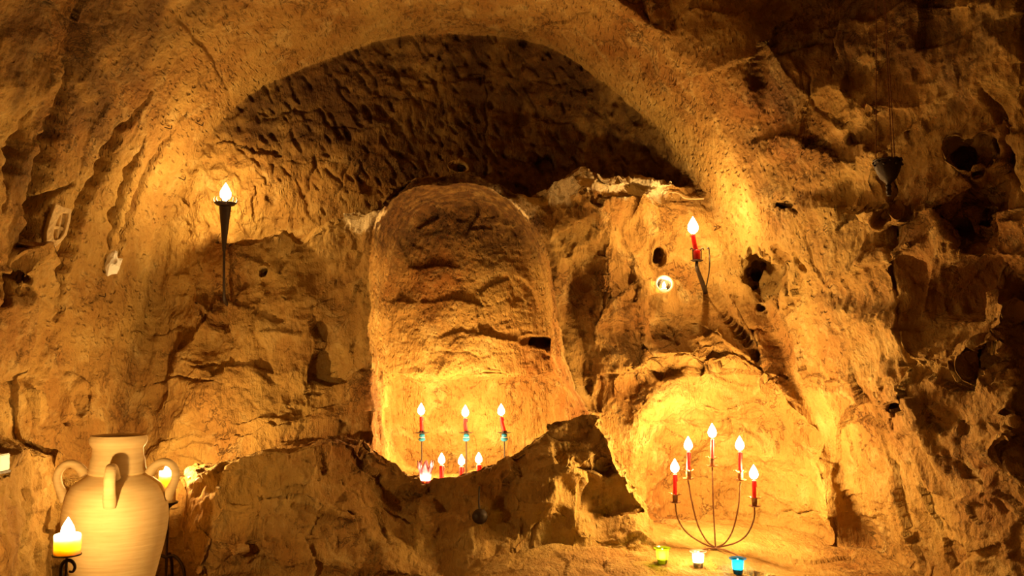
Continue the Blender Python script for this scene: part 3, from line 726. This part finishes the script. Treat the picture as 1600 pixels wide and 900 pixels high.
FL_PROF = [(0, 0), (.007, .003), (.0130, .009), (.0155, .017), (.0140, .026), (.0090, .036), (.0038, .045), (0, .051)]
def flame(parent, loc, power, s=1.0, r=.010, up=.018):
    """flame (with its wick below) and its light"""
    b = lathe([(0, -.006), (.0012, -.006), (.0010, .006), (0, .007)], 6); w = obj('wick', b, WICK, parent); w.location = loc
    f = obj('flame', lathe([(a*s, z*s) for a, z in FL_PROF], 16), FLAME, parent); f.location = loc
    l = lamp('flame_light', (0, 0, up*s), power, r); l.parent = f
    return f
def taper(name, label, base, top, rad, power, group=None, m=RED, s=1.0, bend=0.0):
    base, top = Vector(base), Vector(top)
    t = thing(name, label, 'candle', base, group); d = top-base
    mid = d*.5+Vector((bend, 0, 0))
    bm = tube([Vector((0, 0, 0)), mid, d], [rad*1.06, rad, rad*.94], 14)
    # wax run down one side
    bm = tube([d+Vector((rad*.9, -rad*.4, -.001)), d*.85+Vector((rad*1.0, -rad*.4, 0)), d*.72+Vector((rad*.98, -rad*.4, 0))], [rad*.22, rad*.25, rad*.3], 6, bm)
    obj('wax_stick', bm, m, t); flame(t, d+Vector((0, 0, .004)), power, s); return t

# ---------------------------------------------------------------- amphora
PWR = 2.3
JY = 3.0; JC = P(181, 800, JY); k = JY/FPX
def jz(py): return P(181, py, JY).z
jb = 0.13
jar = thing('amphora', 'large pale clay jar with looped shoulder handles beside the left wall', 'jar', (JC.x, JY, ground(JC.x, JY, .5)))
j0 = jar.location.z
def jp(l): return [(r*k*1.0, jz(py)-j0) for r, py in l]
outer = jp([(37,682),(43,680),(45,685),(44.5,692),(41,697),(39,700),(40,712),(41.5,716),(42,718),(44,732),(45.5,737),(43.5,740),(48,743),(58,749),(68,757),(75,768),(79.5,782),(81.5,797),(82,812),(80,832),
            (76,855),(70,880),(62,910),(53,945),(44,975),(38,1000)])
outer += [(36*k, .004), (0, .0)]
inner = [(0, .03)]+jp([(34,985),(50,940),(66,880),(77,820),(74,775),(62,757),(42,745),(38,735),(36,700)])
def rings(a, z): return .006*math.sin(z*160)+.004*math.sin(z*310+a)+.004*math.sin(2*a+z*9)
obj('clay_body', lathe([(r*.93, z) for r, z in inner+outer], 72, wob=lambda a, z: rings(a, z)*.9), CLAY, jar)
for az in (-80, 17, 100, 190):   # measured from the side facing the camera
    a = math.radians(az); dx, dy = math.sin(a), -math.cos(a)
    pts = [(48,741),(57,729),(70,723),(82,728),(88.5,741),(86,757),(80,770),(77,782)]
    b = tube([(r*k*dx*.97, r*k*dy*.97, jz(py)-j0) for r, py in pts], [.018, .015, .0135, .013, .0135, .014, .016, .014], 14, flat=1.3)
    obj('handle', b, CLAY, jar)

# ---------------------------------------------------------------- pillar candles on iron stands
def pillar(name, label, c, r, h, power, s=1.0, group='ivory pillar candles'):
    t = thing(name, label, 'candle', c, group)
    w = lambda a, z: .02*math.sin(3*a+z*40)+.012*math.sin(7*a)
    prof = [(0, 0), (r, 0), (r*1.01, h*.3), (r, h*.93), (r*.95, h), (r*.86, h*1.0), (r*.80, h-.010), (r*.55, h-.016), (0, h-.018)]
    obj('wax_body', lathe(prof, 40, wob=w), IVORY, t); flame(t, (0, 0, h-.012), power, s, .012, .036); return t
fc = P(104.5, 866, 2.5)
st = thing('candle_stand', 'black iron scroll stand in front of the jar', 'candle stand', (fc.x, fc.y, ground(fc.x, fc.y, .4)))
zt_ = fc.z-st.location.z
obj('drip_plate', lathe([(0, zt_-.006), (.024, zt_-.006), (.037, zt_-.003), (.038, zt_), (.036, zt_-.0005), (0, zt_-.001)], 32), IRON, st)
obj('pole', tube([(0, 0, .03), (0, 0, zt_-.006)], .0035, 10, smooth=0), IRON, st)
def q(px, py): v = P(px, py, 2.5); return Vector((v.x-fc.x, 0, v.z-st.location.z))
obj('scroll', tube([q(108, 893), q(114, 893), q(117, 885), q(112, 877), q(103, 876), q(96, 884), q(95, 900), q(99, 920), q(104, 945)], [.003, .004, .005, .005, .005, .004], 10), IRON, st)
for a in (90, 210, 330):
    ca, sa = math.cos(math.radians(a)), math.sin(math.radians(a))
    obj('foot', tube([(0, 0, .05), (.03*ca, .03*sa, .055), (.06*ca, .06*sa, .02), (.08*ca, .08*sa, .004)], .004, 8), IRON, st)
pillar('pillar_candle', 'short thick ivory pillar candle burning in front of the jar', fc, .0345, .055, 6.0*PWR, 1.15)
bc = P(260.5, 785, 3.44)
st = thing('candle_stand', 'tall black iron stand with looped legs behind the jar', 'candle stand', (bc.x, bc.y, ground(bc.x, bc.y, .4)))
zt_ = bc.z-st.location.z
obj('drip_plate', lathe([(0, zt_-.022), (.012, zt_-.022), (.022, zt_-.012), (.040, zt_-.004), (.042, zt_+.002), (.038, zt_), (0, zt_)], 28), IRON, st)
obj('pole', tube([(.006, 0, .05), (.006, 0, zt_-.02)], .005, 10, smooth=0), IRON, st)
for s_ in (-1, 1):
    obj('leg', tube([(.006, 0, zt_-.205), (.03*s_+.006, 0, zt_-.20), (.065*s_+.006, -.01, zt_-.235), (.078*s_+.006, -.02, zt_-.29), (.080*s_, -.03, .0)], .006, 10), IRON, st)
obj('leg', tube([(.006, 0, zt_-.205), (.006, .03, zt_-.20), (.006, .06, zt_-.26), (.006, .06, .0)], .006, 10), IRON, st)
pillar('pillar_candle', 'tall yellow pillar candle half hidden behind the jar handle', bc, .031, .118, 9.0*PWR, .9)

# ---------------------------------------------------------------- iron wall sconces
c = P(352, 319, 3.89); w0, wn = hit(355, 478)
t = thing('wall_sconce', 'black iron stake sconce with crown-edged dish on the left of the recess', 'sconce', c)
obj('dish', lathe([(0, -.012), (.018, -.012), (.040, -.004), (.048, .006), (.046, .007), (.036, .0), (0, -.003)], 32), IRON, t)
for i in range(12):
    a = 2*math.pi*i/12
    obj('crown_spike', tube([(.046*math.cos(a), .046*math.sin(a), .004), (.052*math.cos(a), .052*math.sin(a), .017), (.047*math.cos(a), .047*math.sin(a), .029)], [.003, .0022, .0008], 6, smooth=3), IRON, t)
obj('cone', lathe([(0, -.010), (.026, -.012), (.022, -.05), (.014, -.13), (.007, -.21), (0, -.20)], 20), IRON, t)
e = w0-c
obj('stake', tube([(0, 0, -.17), (.002, 0, -.28), (e.x*.6, e.y*.2, e.z*.86), (e.x-.004, e.y*.6, e.z*.95), (e.x, e.y+.015, e.z)], [.006, .006, .006, .010, .006], 10), IRON, t)
cs = thing('candle_stub', 'burning candle stub in the crown dish of the left sconce', 'candle', c+Vector((0, 0, -.001)))
obj('wax_stub', lathe([(0, 0), (.013, 0), (.0125, .016), (.009, .017), (0, .014)], 20), WHITEWAX, cs); flame(cs, (0, 0, .016), 5.4*PWR, 1.6)

c = P(1089, 407, 3.74); w0, wn = hit(1102, 458)
t = thing('wall_sconce', 'iron cage sconce holding a red candle on the right of the recess', 'sconce', c)
obj('drip_plate', lathe([(0, -.004), (.020, -.004), (.027, .0), (.026, .002), (0, .001)], 28), IRON, t)
for s_ in (-1, 1):
    obj('cage_bar', tube([(s_*.017, -.004, 0), (s_*.018, -.004, .03), (s_*.018, -.004, .046), (s_*.024, -.006, .052), (s_*.029, -.006, .044)], .0022, 8), IRON, t)
obj('cage_ring', tube([(.0185*math.cos(a*math.pi/8), .0185*math.sin(a*math.pi/8), .044) for a in range(17)], .0018, 6, smooth=0), IRON, t)
e = w0-c
obj('bracket', tube([(0, 0, -.003), (0, .004, -.03), (e.x*.5, e.y*.5, e.z*.6), (e.x, e.y, e.z*.95), (e.x, e.y+.02, e.z)], [.006, .008, .010, .011, .008], 10), IRON, t)
hb = P(1107, 388, 3.76)-c
obj('hook', tube([hb+Vector((-.006, 0, -.003)), hb+Vector((0, 0, .003)), hb+Vector((.003, 0, -.02)), hb+Vector((.004, .01, -.09)), (e.x, e.y, e.z*.95)], .0028, 8), IRON, t)
cc = thing('red_taper_candle', 'leaning red candle in the iron cage sconce', 'candle', c+Vector((0, 0, .002)))
obj('wax_cup', lathe([(0, 0), (.0145, 0), (.015, .02), (.0145, .040), (.010, .042), (0, .040)], 20), RED, cc)
tp = P(1083, 368, 3.74)-c
obj('wax_stick', tube([(-.002, 0, .035), tp*.7, tp], [.010, .0095, .009], 14), RED, cc); flame(cc, tp+Vector((0, 0, .004)), 4.6*PWR, 1.5)

# ---------------------------------------------------------------- glass wall light
h0, hn = hit(1034, 444)
t = thing('glass_votive', 'small round clear glass light set against the wall beside a dark hollow', 'votive light', h0+Vector((0, -.045, -.01)), None, (math.radians(74), 0, 0))
obj('glass_cup', lathe([(0, -.022), (.018, -.020), (.028, -.004), (.031, .014), (.034, .020), (.036, .022), (.034, .017), (.029, .012), (.026, -.003), (.016, -.016), (0, -.018)], 32), G_CLEAR, t)
obj('rim', tube([(.0355*math.cos(a*math.pi/12), .0355*math.sin(a*math.pi/12), .021) for a in range(25)], .0042, 8, smooth=0), PALE, t)
tl = thing('tealight', 'tiny tealight burning low inside the round glass wall light', 'tealight', h0+Vector((0, -.056, -.030)))
obj('wax', lathe([(0, 0), (.011, 0), (.011, .007), (0, .006)], 18), WHITEWAX, tl); flame(tl, (0, 0, .008), .55*PWR, .55, .006)
sup = obj('iron_hook', tube([h0+Vector((0, .03, .02)), h0+Vector((0, -.01, .035)), h0+Vector((0, -.045, .034))], .003, 8), IRON)
tag(sup, 'short iron hook carrying the round glass light', 'hook')

# ---------------------------------------------------------------- hanging lamp on chains
c = P(1387, 252, 2.72)
up = cast(c+Vector((0, 0, .15)), (0, 0, 1)); top = up[0] if up else c+Vector((0, 0, .6))
t = thing('hanging_lamp', 'small black openwork lamp hanging on three thin chains before the right wall', 'hanging lamp', c)
obj('bowl', lathe([(.037, .002), (.040, 0), (.039, -.014), (.035, -.034), (.025, -.054), (.010, -.068), (.006, -.074), (.009, -.080), (.006, -.087), (.009, -.095), (.006, -.102), (.007, -.108), (0, -.112),
                    (0, -.07), (.018, -.048), (.027, -.03), (.031, -.01)], 24, wob=lambda a, z: .05*math.sin(12*a)+.03*math.sin(z*400)), IRON, t)
obj('rim', tube([(.041*math.cos(a*math.pi/12), .041*math.sin(a*math.pi/12), .002+.003*math.sin(a*3.1)) for a in range(25)], .003, 6, smooth=0), IRON, t)
for i in range(14):
    a = 2*math.pi*i/14
    bb = bmesh.new(); bmesh.ops.create_icosphere(bb, subdivisions=2, radius=.004)
    bmesh.ops.translate(bb, vec=(.042*math.cos(a), .042*math.sin(a), -.004-.01*(i % 2)), verts=bb.verts); obj('bead', bb, IRON, t)
for i in range(3):
    a = 2*math.pi*i/3+.5; p0 = Vector((.034*math.cos(a), .034*math.sin(a), .003)); p1 = top-c+Vector((.006*math.cos(a), .006*math.sin(a), -.004))
    b = bmesh.new(); n = int((p1-p0).length/.012)
    for s_ in range(n):
        f = p0.lerp(p1, s_/n); g = p0.lerp(p1, (s_+.8)/n); tube([f, g], .0016 if s_ % 2 else .0022, 5, b, 0)
    tube([p0, p1], .0010, 5, b, 0)
    obj('chain', b, RUST, t)
obj('ceiling_hook', tube([top-c+Vector((0, 0, .02)), top-c+Vector((0, 0, -.004)), top-c+Vector((.004, 0, -.010))], .004, 8), IRON, t)

# ---------------------------------------------------------------- left wall: carved relief, white stone, box, nails
def on_plane(px, py, p0, n):
    e = Vector((0, 0, EYE)); d = P(px, py, 1)-e; return e+d*((p0-e).dot(n)/d.dot(n))
p0, n0 = hit(90, 356); nf = Vector((.86, -.50, .05)).normalized(); p0 = p0+nf*.045
t0 = thing('carved_relief', 'boat-shaped pale stone relief with a pierced cross on the left wall', 'carving', p0)
U = nf.cross(Vector((0, 0, 1))).normalized()
def plate(pts, th, name, off=0.0, inner=None):
    bm = bmesh.new(); 
    def loop(l, d): return [bm.verts.new(on_plane(x, y, p0, nf)-p0+nf*d) for x, y in l]
    if inner:
        m_ = len(pts)
        a, b, c_, d_ = loop(pts, off), loop(pts, off+th), loop(inner, off), loop(inner, off+th)
        for i in range(m_):
            j = (i+1) % m_
            bm.faces.new((a[i], a[j], b[j], b[i])); bm.faces.new((b[i], b[j], d_[j], d_[i])); bm.faces.new((d_[i], d_[j], c_[j], c_[i])); bm.faces.new((c_[i], c_[j], a[j], a[i]))
    else:
        a, b = loop(pts, off), loop(pts, off+th)
        for i in range(len(pts)):
            j = (i+1) % len(pts); bm.faces.new((a[i], a[j], b[j], b[i]))
        bm.faces.new(a); bm.faces.new(b)
    bmesh.ops.recalc_face_normals(bm, faces=bm.faces)
    bmesh.ops.bevel(bm, geom=bm.edges[:], offset=.0018, segments=2, affect='EDGES', clamp_overlap=True)
    return obj(name, bm, CARVED, t0)
out_ = [(85,318),(97,324),(110,327),(108,345),(102,368),(92,380),(76,395),(70,379),(70,364),(75,345)]
inn_ = [(92,336),(97,333),(104,334),(103,346),(98,364),(92,373),(83,376),(81,368),(83,358),(87,346)]
plate(out_, .060, 'rim_moulding', -.050, inn_)
plate([(x+(x-90)*.03, y) for x, y in inn_], .006, 'back_panel', -.014)
plate([(95,333),(98,333),(91,374),(87,374)], .012, 'cross_upright', -.010)
plate([(84,352),(103,356),(102,361),(83,357)], .012, 'cross_arm', -.010)
p1, n1 = hit(169, 409)
b = blob(.060, 5, .40, scale=(.55, .45, .85)); tag(obj('white_stone', b, QUARTZ, smooth=False), 'jagged bright white stone lodged in the left wall', 'stone')
o = COL.objects['white_stone']; o.location = p1+n1*.028; o.rotation_euler = (0, .45, .3)
p1, n1 = hit(4, 722)
t = thing('wall_box', 'small pale metal box fixed low on the left wall at the frame edge', 'box', p1+Vector((-.012, -.01, 0)))
b = bmesh.new(); bmesh.ops.create_cube(b, size=1); bmesh.ops.scale(b, vec=(.05, .06, .052), verts=b.verts); bmesh.ops.bevel(b, geom=b.edges[:], offset=.003, segments=2, affect='EDGES'); obj('case', b, PALE, t)
b = bmesh.new(); bmesh.ops.create_cube(b, size=1); bmesh.ops.scale(b, vec=(.056, .066, .008), verts=b.verts); bmesh.ops.translate(b, vec=(0, 0, -.030), verts=b.verts); bmesh.ops.bevel(b, geom=b.edges[:], offset=.002, segments=2, affect='EDGES'); obj('bottom_plate', b, IRON, t)
NAILS = [(257, 199, 'bent iron nail in the vault, farthest left and near the top', (-.3, 0, .8)), (306, 192, 'iron nail in the vault, highest and rightmost of the nails', (.1, 0, .8)),
         (279, 277, 'iron nail in the bright vault just above the left sconce', (.7, 0, -.3)), (155, 462, 'dark iron nail low on the left wall below the white stone', (.9, 0, .15)),
         (1116, 360, 'small hooked iron nail beside the leaning red candle', (-.1, 0, -.8))]
for px, py, lab, tilt in NAILS:
    p, n = hit(px, py); d = (n+Vector(tilt)*.4).normalized()
    t = thing('iron_nail', lab, 'nail', p, 'iron nails in the rock')
    obj('shank', tube([-d*.015, d*.030], [.0018, .0024], 6, smooth=0), IRON, t)
    u = d.cross(Vector((0, 1, .2))).normalized()
    obj('bent_tip', tube([d*.029, d*.032+u*.005, d*.030+u*.016], .0022, 6), IRON, t)

# iron clamp above the niche, twig, ladle
p, n = hit(722, 264)
t = thing('iron_clamp', 'small black iron clamp on the ledge above the niche', 'clamp', p+Vector((0, -.015, 0)))
obj('jaw', tube([(-.03, .02, .018), (-.02, 0, .012), (.0, -.01, .008), (.02, -.005, .004), (.034, .01, .006)], [.003, .006, .007, .005, .003], 8), IRON, t)
obj('stem', tube([(-.006, .03, -.012), (-.008, -.004, -.008), (-.006, -.006, .008)], [.008, .009, .006], 8), IRON, t)
pts = []
for px, py in [(1097, 314), (1080, 313), (1066, 312), (1058, 304), (1050, 302), (1047, 311)]:
    p, n = hit(px, py); pts.append(p+n*.004)
ym = sum(p.y for p in pts)/len(pts); pts = [Vector((p.x, ym-.03+.01*math.sin(i*2), p.z)) for i, p in enumerate(pts)]
t = thing('dry_twig', 'dry forked twig lying above the leaning red candle', 'twig', pts[0])
obj('main_stem', tube([p-pts[0] for p in pts], [.004, .004, .0035, .0025], 8), TWIG, t)
obj('side_twig', tube([pts[3]-pts[0], pts[3]-pts[0]+Vector((-.03, 0, .006)), pts[3]-pts[0]+Vector((-.055, 0, -.004)), pts[3]-pts[0]+Vector((-.060, 0, -.03))], [.003, .0025, .0015], 8), TWIG, t)
p, n = hit(750, 806)
t = thing('iron_ladle', 'round black iron ladle hanging below the niche lip', 'ladle', p+Vector((0, -.022, 0)), None, (math.radians(-12), 0, 0))
b = lathe([(0, -.012), (.014, -.011), (.024, -.004), (.030, .008), (.0285, .009), (.022, 0), (.012, -.006), (0, -.008)], 28)
bmesh.ops.rotate(b, cent=(0, 0, 0), matrix=Matrix.Rotation(math.radians(-80), 3, 'X'), verts=b.verts); obj('ladle_bowl', b, IRON, t)
obj('ladle_handle', tube([(-.001, .004, .026), (-.004, .002, .05), (-.004, 0, .085), (-.003, .004, .115)], [.0048, .0038, .003, .0035], 8), IRON, t)

# ---------------------------------------------------------------- niche candles
NY = 4.13
for i, (px, fy, cx_, bend, lab) in enumerate([(658, 641, 659, 0, 'leftmost'), (727, 644, 728.5, -.003, 'middle'), (783, 642, 788, -.002, 'rightmost')]):
    c = P(cx_, 690, NY); g = ground(c.x, NY, c.z)
    t = thing('candle_holder', 'turquoise beaded glass candle holder on a thin rod in the niche, '+lab, 'candle holder', (c.x, NY, g), 'turquoise candle holders in the niche')
    z = c.z-g
    obj('rod', tube([(0, 0, .0), (.001, 0, z*.5), (0, 0, z)], .0032, 8), IRON, t)
    obj('foot_plate', lathe([(0, 0), (.022, 0), (.020, .003), (.004, .006), (0, .006)], 20), IRON, t)
    obj('lower_bead', lathe([(0, z), (.008, z+.001), (.016, z+.006), (.0175, z+.011), (.014, z+.017), (.009, z+.019), (0, z+.019)], 24), G_TEAL, t)
    obj('upper_bead', lathe([(0, z+.019), (.008, z+.0195), (.0135, z+.025), (.014, z+.029), (.011, z+.035), (.008, z+.037), (0, z+.037)], 24), G_TEAL, t)
    obj('middle_ring', lathe([(0, z+.017), (.0145, z+.0175), (.0145, z+.0205), (0, z+.021)], 24), PALE, t)
    b = lathe([(0, z+.037), (.012, z+.037), (.030, z+.040), (.031, z+.042), (.012, z+.040), (.0105, z+.050), (.0085, z+.050), (0, z+.044)], 28, wob=lambda a, zz: .12*math.sin(6*a)); obj('petal_dish', b, IRON, t)
    cb = Vector((c.x, NY, c.z+.046)); ct = P(px, fy+9, NY)
    taper('red_taper_candle', 'red candle in the %s turquoise holder of the niche' % lab, cb, ct, .0088, 3.3*PWR, 'red candles in the niche', s=1.1, bend=bend)
for px, fy, Y, lab in [(690, 718, 3.95, 'short red candle behind the niche lip, left of three'), (721, 720, 3.95, 'short red candle behind the niche lip, middle of three'), (748, 717, 3.93, 'short red candle behind the niche lip, right of three')]:
    c = P(px, fy+9, Y); g = ground(c.x, Y, c.z)
    taper('red_candle_stub', lab, (c.x, Y, g-.001), c, .0105, 2.3*PWR, 'short red candles on the niche floor', s=1.0)
c = P(665, 733, 3.93); g = ground(c.x, 3.93, c.z+.03)
t = thing('glass_votive', 'pink crown-rimmed glass votive at the left end of the niche floor', 'votive light', (c.x, 3.93, g))
H = P(665, 719, 3.93).z-g
bm = bmesh.new(); rows = []
for (r, z, tw) in [(.012, .0, 0), (.022, .006, 0), (.026, H*.45, 0), (.031, H*.75, .5), (.036, H, 1)]:
    rows.append([bm.verts.new((r*math.cos(a*math.pi/24)*1.0, r*math.sin(a*math.pi/24), z-tw*H*.18*(1-math.cos(a*math.pi/24*8))*.9)) for a in range(48)])
for a, b_ in zip(rows, rows[1:]):
    for i in range(48): bm.faces.new((a[i], a[(i+1) % 48], b_[(i+1) % 48], b_[i]))
bm.faces.new(rows[0])
o = obj('crown_glass', bm, G_PINK, t); md = o.modifiers.new('wall', 'SOLIDIFY'); md.thickness = .002
tl = thing('tealight', 'tealight burning inside the pink crown-rimmed votive', 'tealight', (c.x, 3.93, g+.009))
obj('wax', lathe([(0, 0), (.018, 0), (.018, .012), (0, .010)], 20), WHITEWAX, tl); flame(tl, (0, 0, .012), .8*PWR, .45, .006)

# ---------------------------------------------------------------- branched candlestick
HY = 3.42; hub = P(1118, 857, HY); g = ground(hub.x, HY, hub.z+.2)
t = thing('candelabrum', 'rusty iron five-armed candelabrum on the rock shelf', 'candelabrum', (hub.x, HY, g))
def Yk(px): return HY - (px-1118)*.0009
def cl(px, py): return P(px, py, Yk(px))-t.location
hl = cl(1118, 857)
ARMS = [(1055, 785, [(1055, 787), (1059, 810), (1072, 831), (1096, 848), (1117, 856)], 1054.5, 769, 741, 'far left low'), (1076, 748, [(1075, 750), (1080, 779), (1090, 819), (1104, 845), (1117, 855)], 1075.5, 735, 706, 'inner left'),
        (1113, 728, [(1113, 730), (1114.5, 790), (1118, 856)], 1113, 718, 686, 'tall central'), (1157, 750, [(1157, 753), (1154, 790), (1145, 828), (1133, 848), (1119, 855)], 1156, 741, 706, 'inner right'),
        (1179, 791, [(1179, 793), (1178, 811), (1168, 834), (1150, 848), (1119, 856)], 1178, 778, 751, 'far right low')]
for px, py, path, cx_, cb, ctop, lab in ARMS:
    obj('arm', tube([cl(*p) for p in path], .0030, 8), RUST, t)
    d = cl(px, py)
    b = lathe([(0, -.003), (.010, -.003), (.0215, .001), (.022, .003), (.008, .001), (.0095, .004), (.0105, .030), (.0088, .030), (.0085, .010), (0, .010)], 24, at=d); obj('candle_cup', b, RUST, t)
    b = bmesh.new()
    for i in range(4):
        a = i*math.pi/2+px; u = Vector((math.cos(a), math.sin(a), 0)); v = Vector((-u.y, u.x, 0)); base = d+Vector((0, 0, .026))
        vs = [base+u*.009, base+u*.018+v*.005+Vector((0, 0, .008)), base+u*.028+Vector((0, 0, .006)), base+u*.018-v*.005+Vector((0, 0, .008))]
        f1_ = [b.verts.new(v_) for v_ in vs]; f2_ = [b.verts.new(v_+Vector((0, 0, .0015))) for v_ in vs]
        b.faces.new(f1_); b.faces.new(f2_)
        for m_ in range(4): b.faces.new((f1_[m_], f1_[(m_+1) % 4], f2_[(m_+1) % 4], f2_[m_]))
    obj('leaf_collar', b, BRASS, t, False)
    base = t.location+d+Vector((0, 0, .0105)); topp = P(cx_, ctop, Yk(px))
    taper('red_taper_candle', 'red candle burning on the %s arm of the candelabrum' % lab, base, topp, .0076, 4.4*PWR, 'red candles on the candelabrum', s=1.1)
bb = bmesh.new(); bmesh.ops.create_icosphere(bb, subdivisions=2, radius=.007); bmesh.ops.translate(bb, vec=hl, verts=bb.verts); obj('hub', bb, RUST, t)
for (dx, dy) in [(-.095, -.02), (.075, -.075), (.02, .10)]:
    gx, gy = hub.x+dx, HY+dy; gz = ground(gx, gy, hub.z+.1)-g
    obj('foot', tube([hl, hl+Vector((dx*.35, dy*.35, .001)), Vector((dx*.75, dy*.75, (hl.z*.5+gz*.5)+.002)), Vector((dx, dy, gz+.002))], .0030, 8), RUST, t)

# coloured glass cups with tealights
for px, py, m, colr, lp in [(1035, 880, G_GREEN, 'lime green', (.8, .9, .3)), (1091, 885, G_CLEAR, 'clear', (1, .8, .5)), (1153, 896, G_BLUE, 'sky blue', (.5, .8, 1))]:
    p, n = hit(px, py); z = ground(p.x, p.y, p.z+.15)
    pos = {'lime green': 'leftmost of the three', 'clear': 'middle of the three', 'sky blue': 'rightmost of the three'}[colr]
    kk = p.y/3.25
    t = thing('glass_votive', '%s flared glass votive on the rock shelf, %s' % (colr, pos), 'votive light', (p.x, p.y, z-.001), 'flared glass votives on the shelf')
    s = kk
    obj('glass_cup', lathe([(a*s, b*s) for a, b in [(0, .002), (.015, .0), (.0165, .003), (.0175, .010), (.0205, .030), (.0215, .048), (.030, .052), (.0315, .0545), (.030, .056), (.0205, .052), (.0185, .030), (.0155, .011), (0, .010)]], 36), m, t)
    tl = thing('tealight', 'white tealight burning inside the %s glass votive' % colr, 'tealight', (p.x, p.y, z+.0105*s), 'tealights in the flared glasses')
    obj('wax', lathe([(0, 0), (.014, 0), (.0145, .008), (.013, .0084), (0, .007)], 24), WHITEWAX, tl); flame(tl, (0, 0, .009), 1.1*PWR, .62, .006)

# loose pebbles on the ledge right of the jar
for i, (px, py, r) in enumerate([(277, 747, .008), (298, 747, .009), (312, 751, .012), (341, 762, .007)]):
    p, n = hit(px, py); z = ground(p.x, p.y+.03, p.z+.1)
    lab = ['small pale pebble on the ledge nearest the jar', 'pale pebble on the ledge, second from the jar', 'largest pale pebble on the ledge right of the jar', 'small pale pebble on the ledge, farthest from the jar'][i]
    o = obj('pebble', blob(r, 30+i, .2, scale=(1.3, 1, .7), sub=2), PEBBLE); o.location = p+Vector((0, -.002, r*.3)); tag(o, lab, 'pebble', 'pebbles on the ledge')
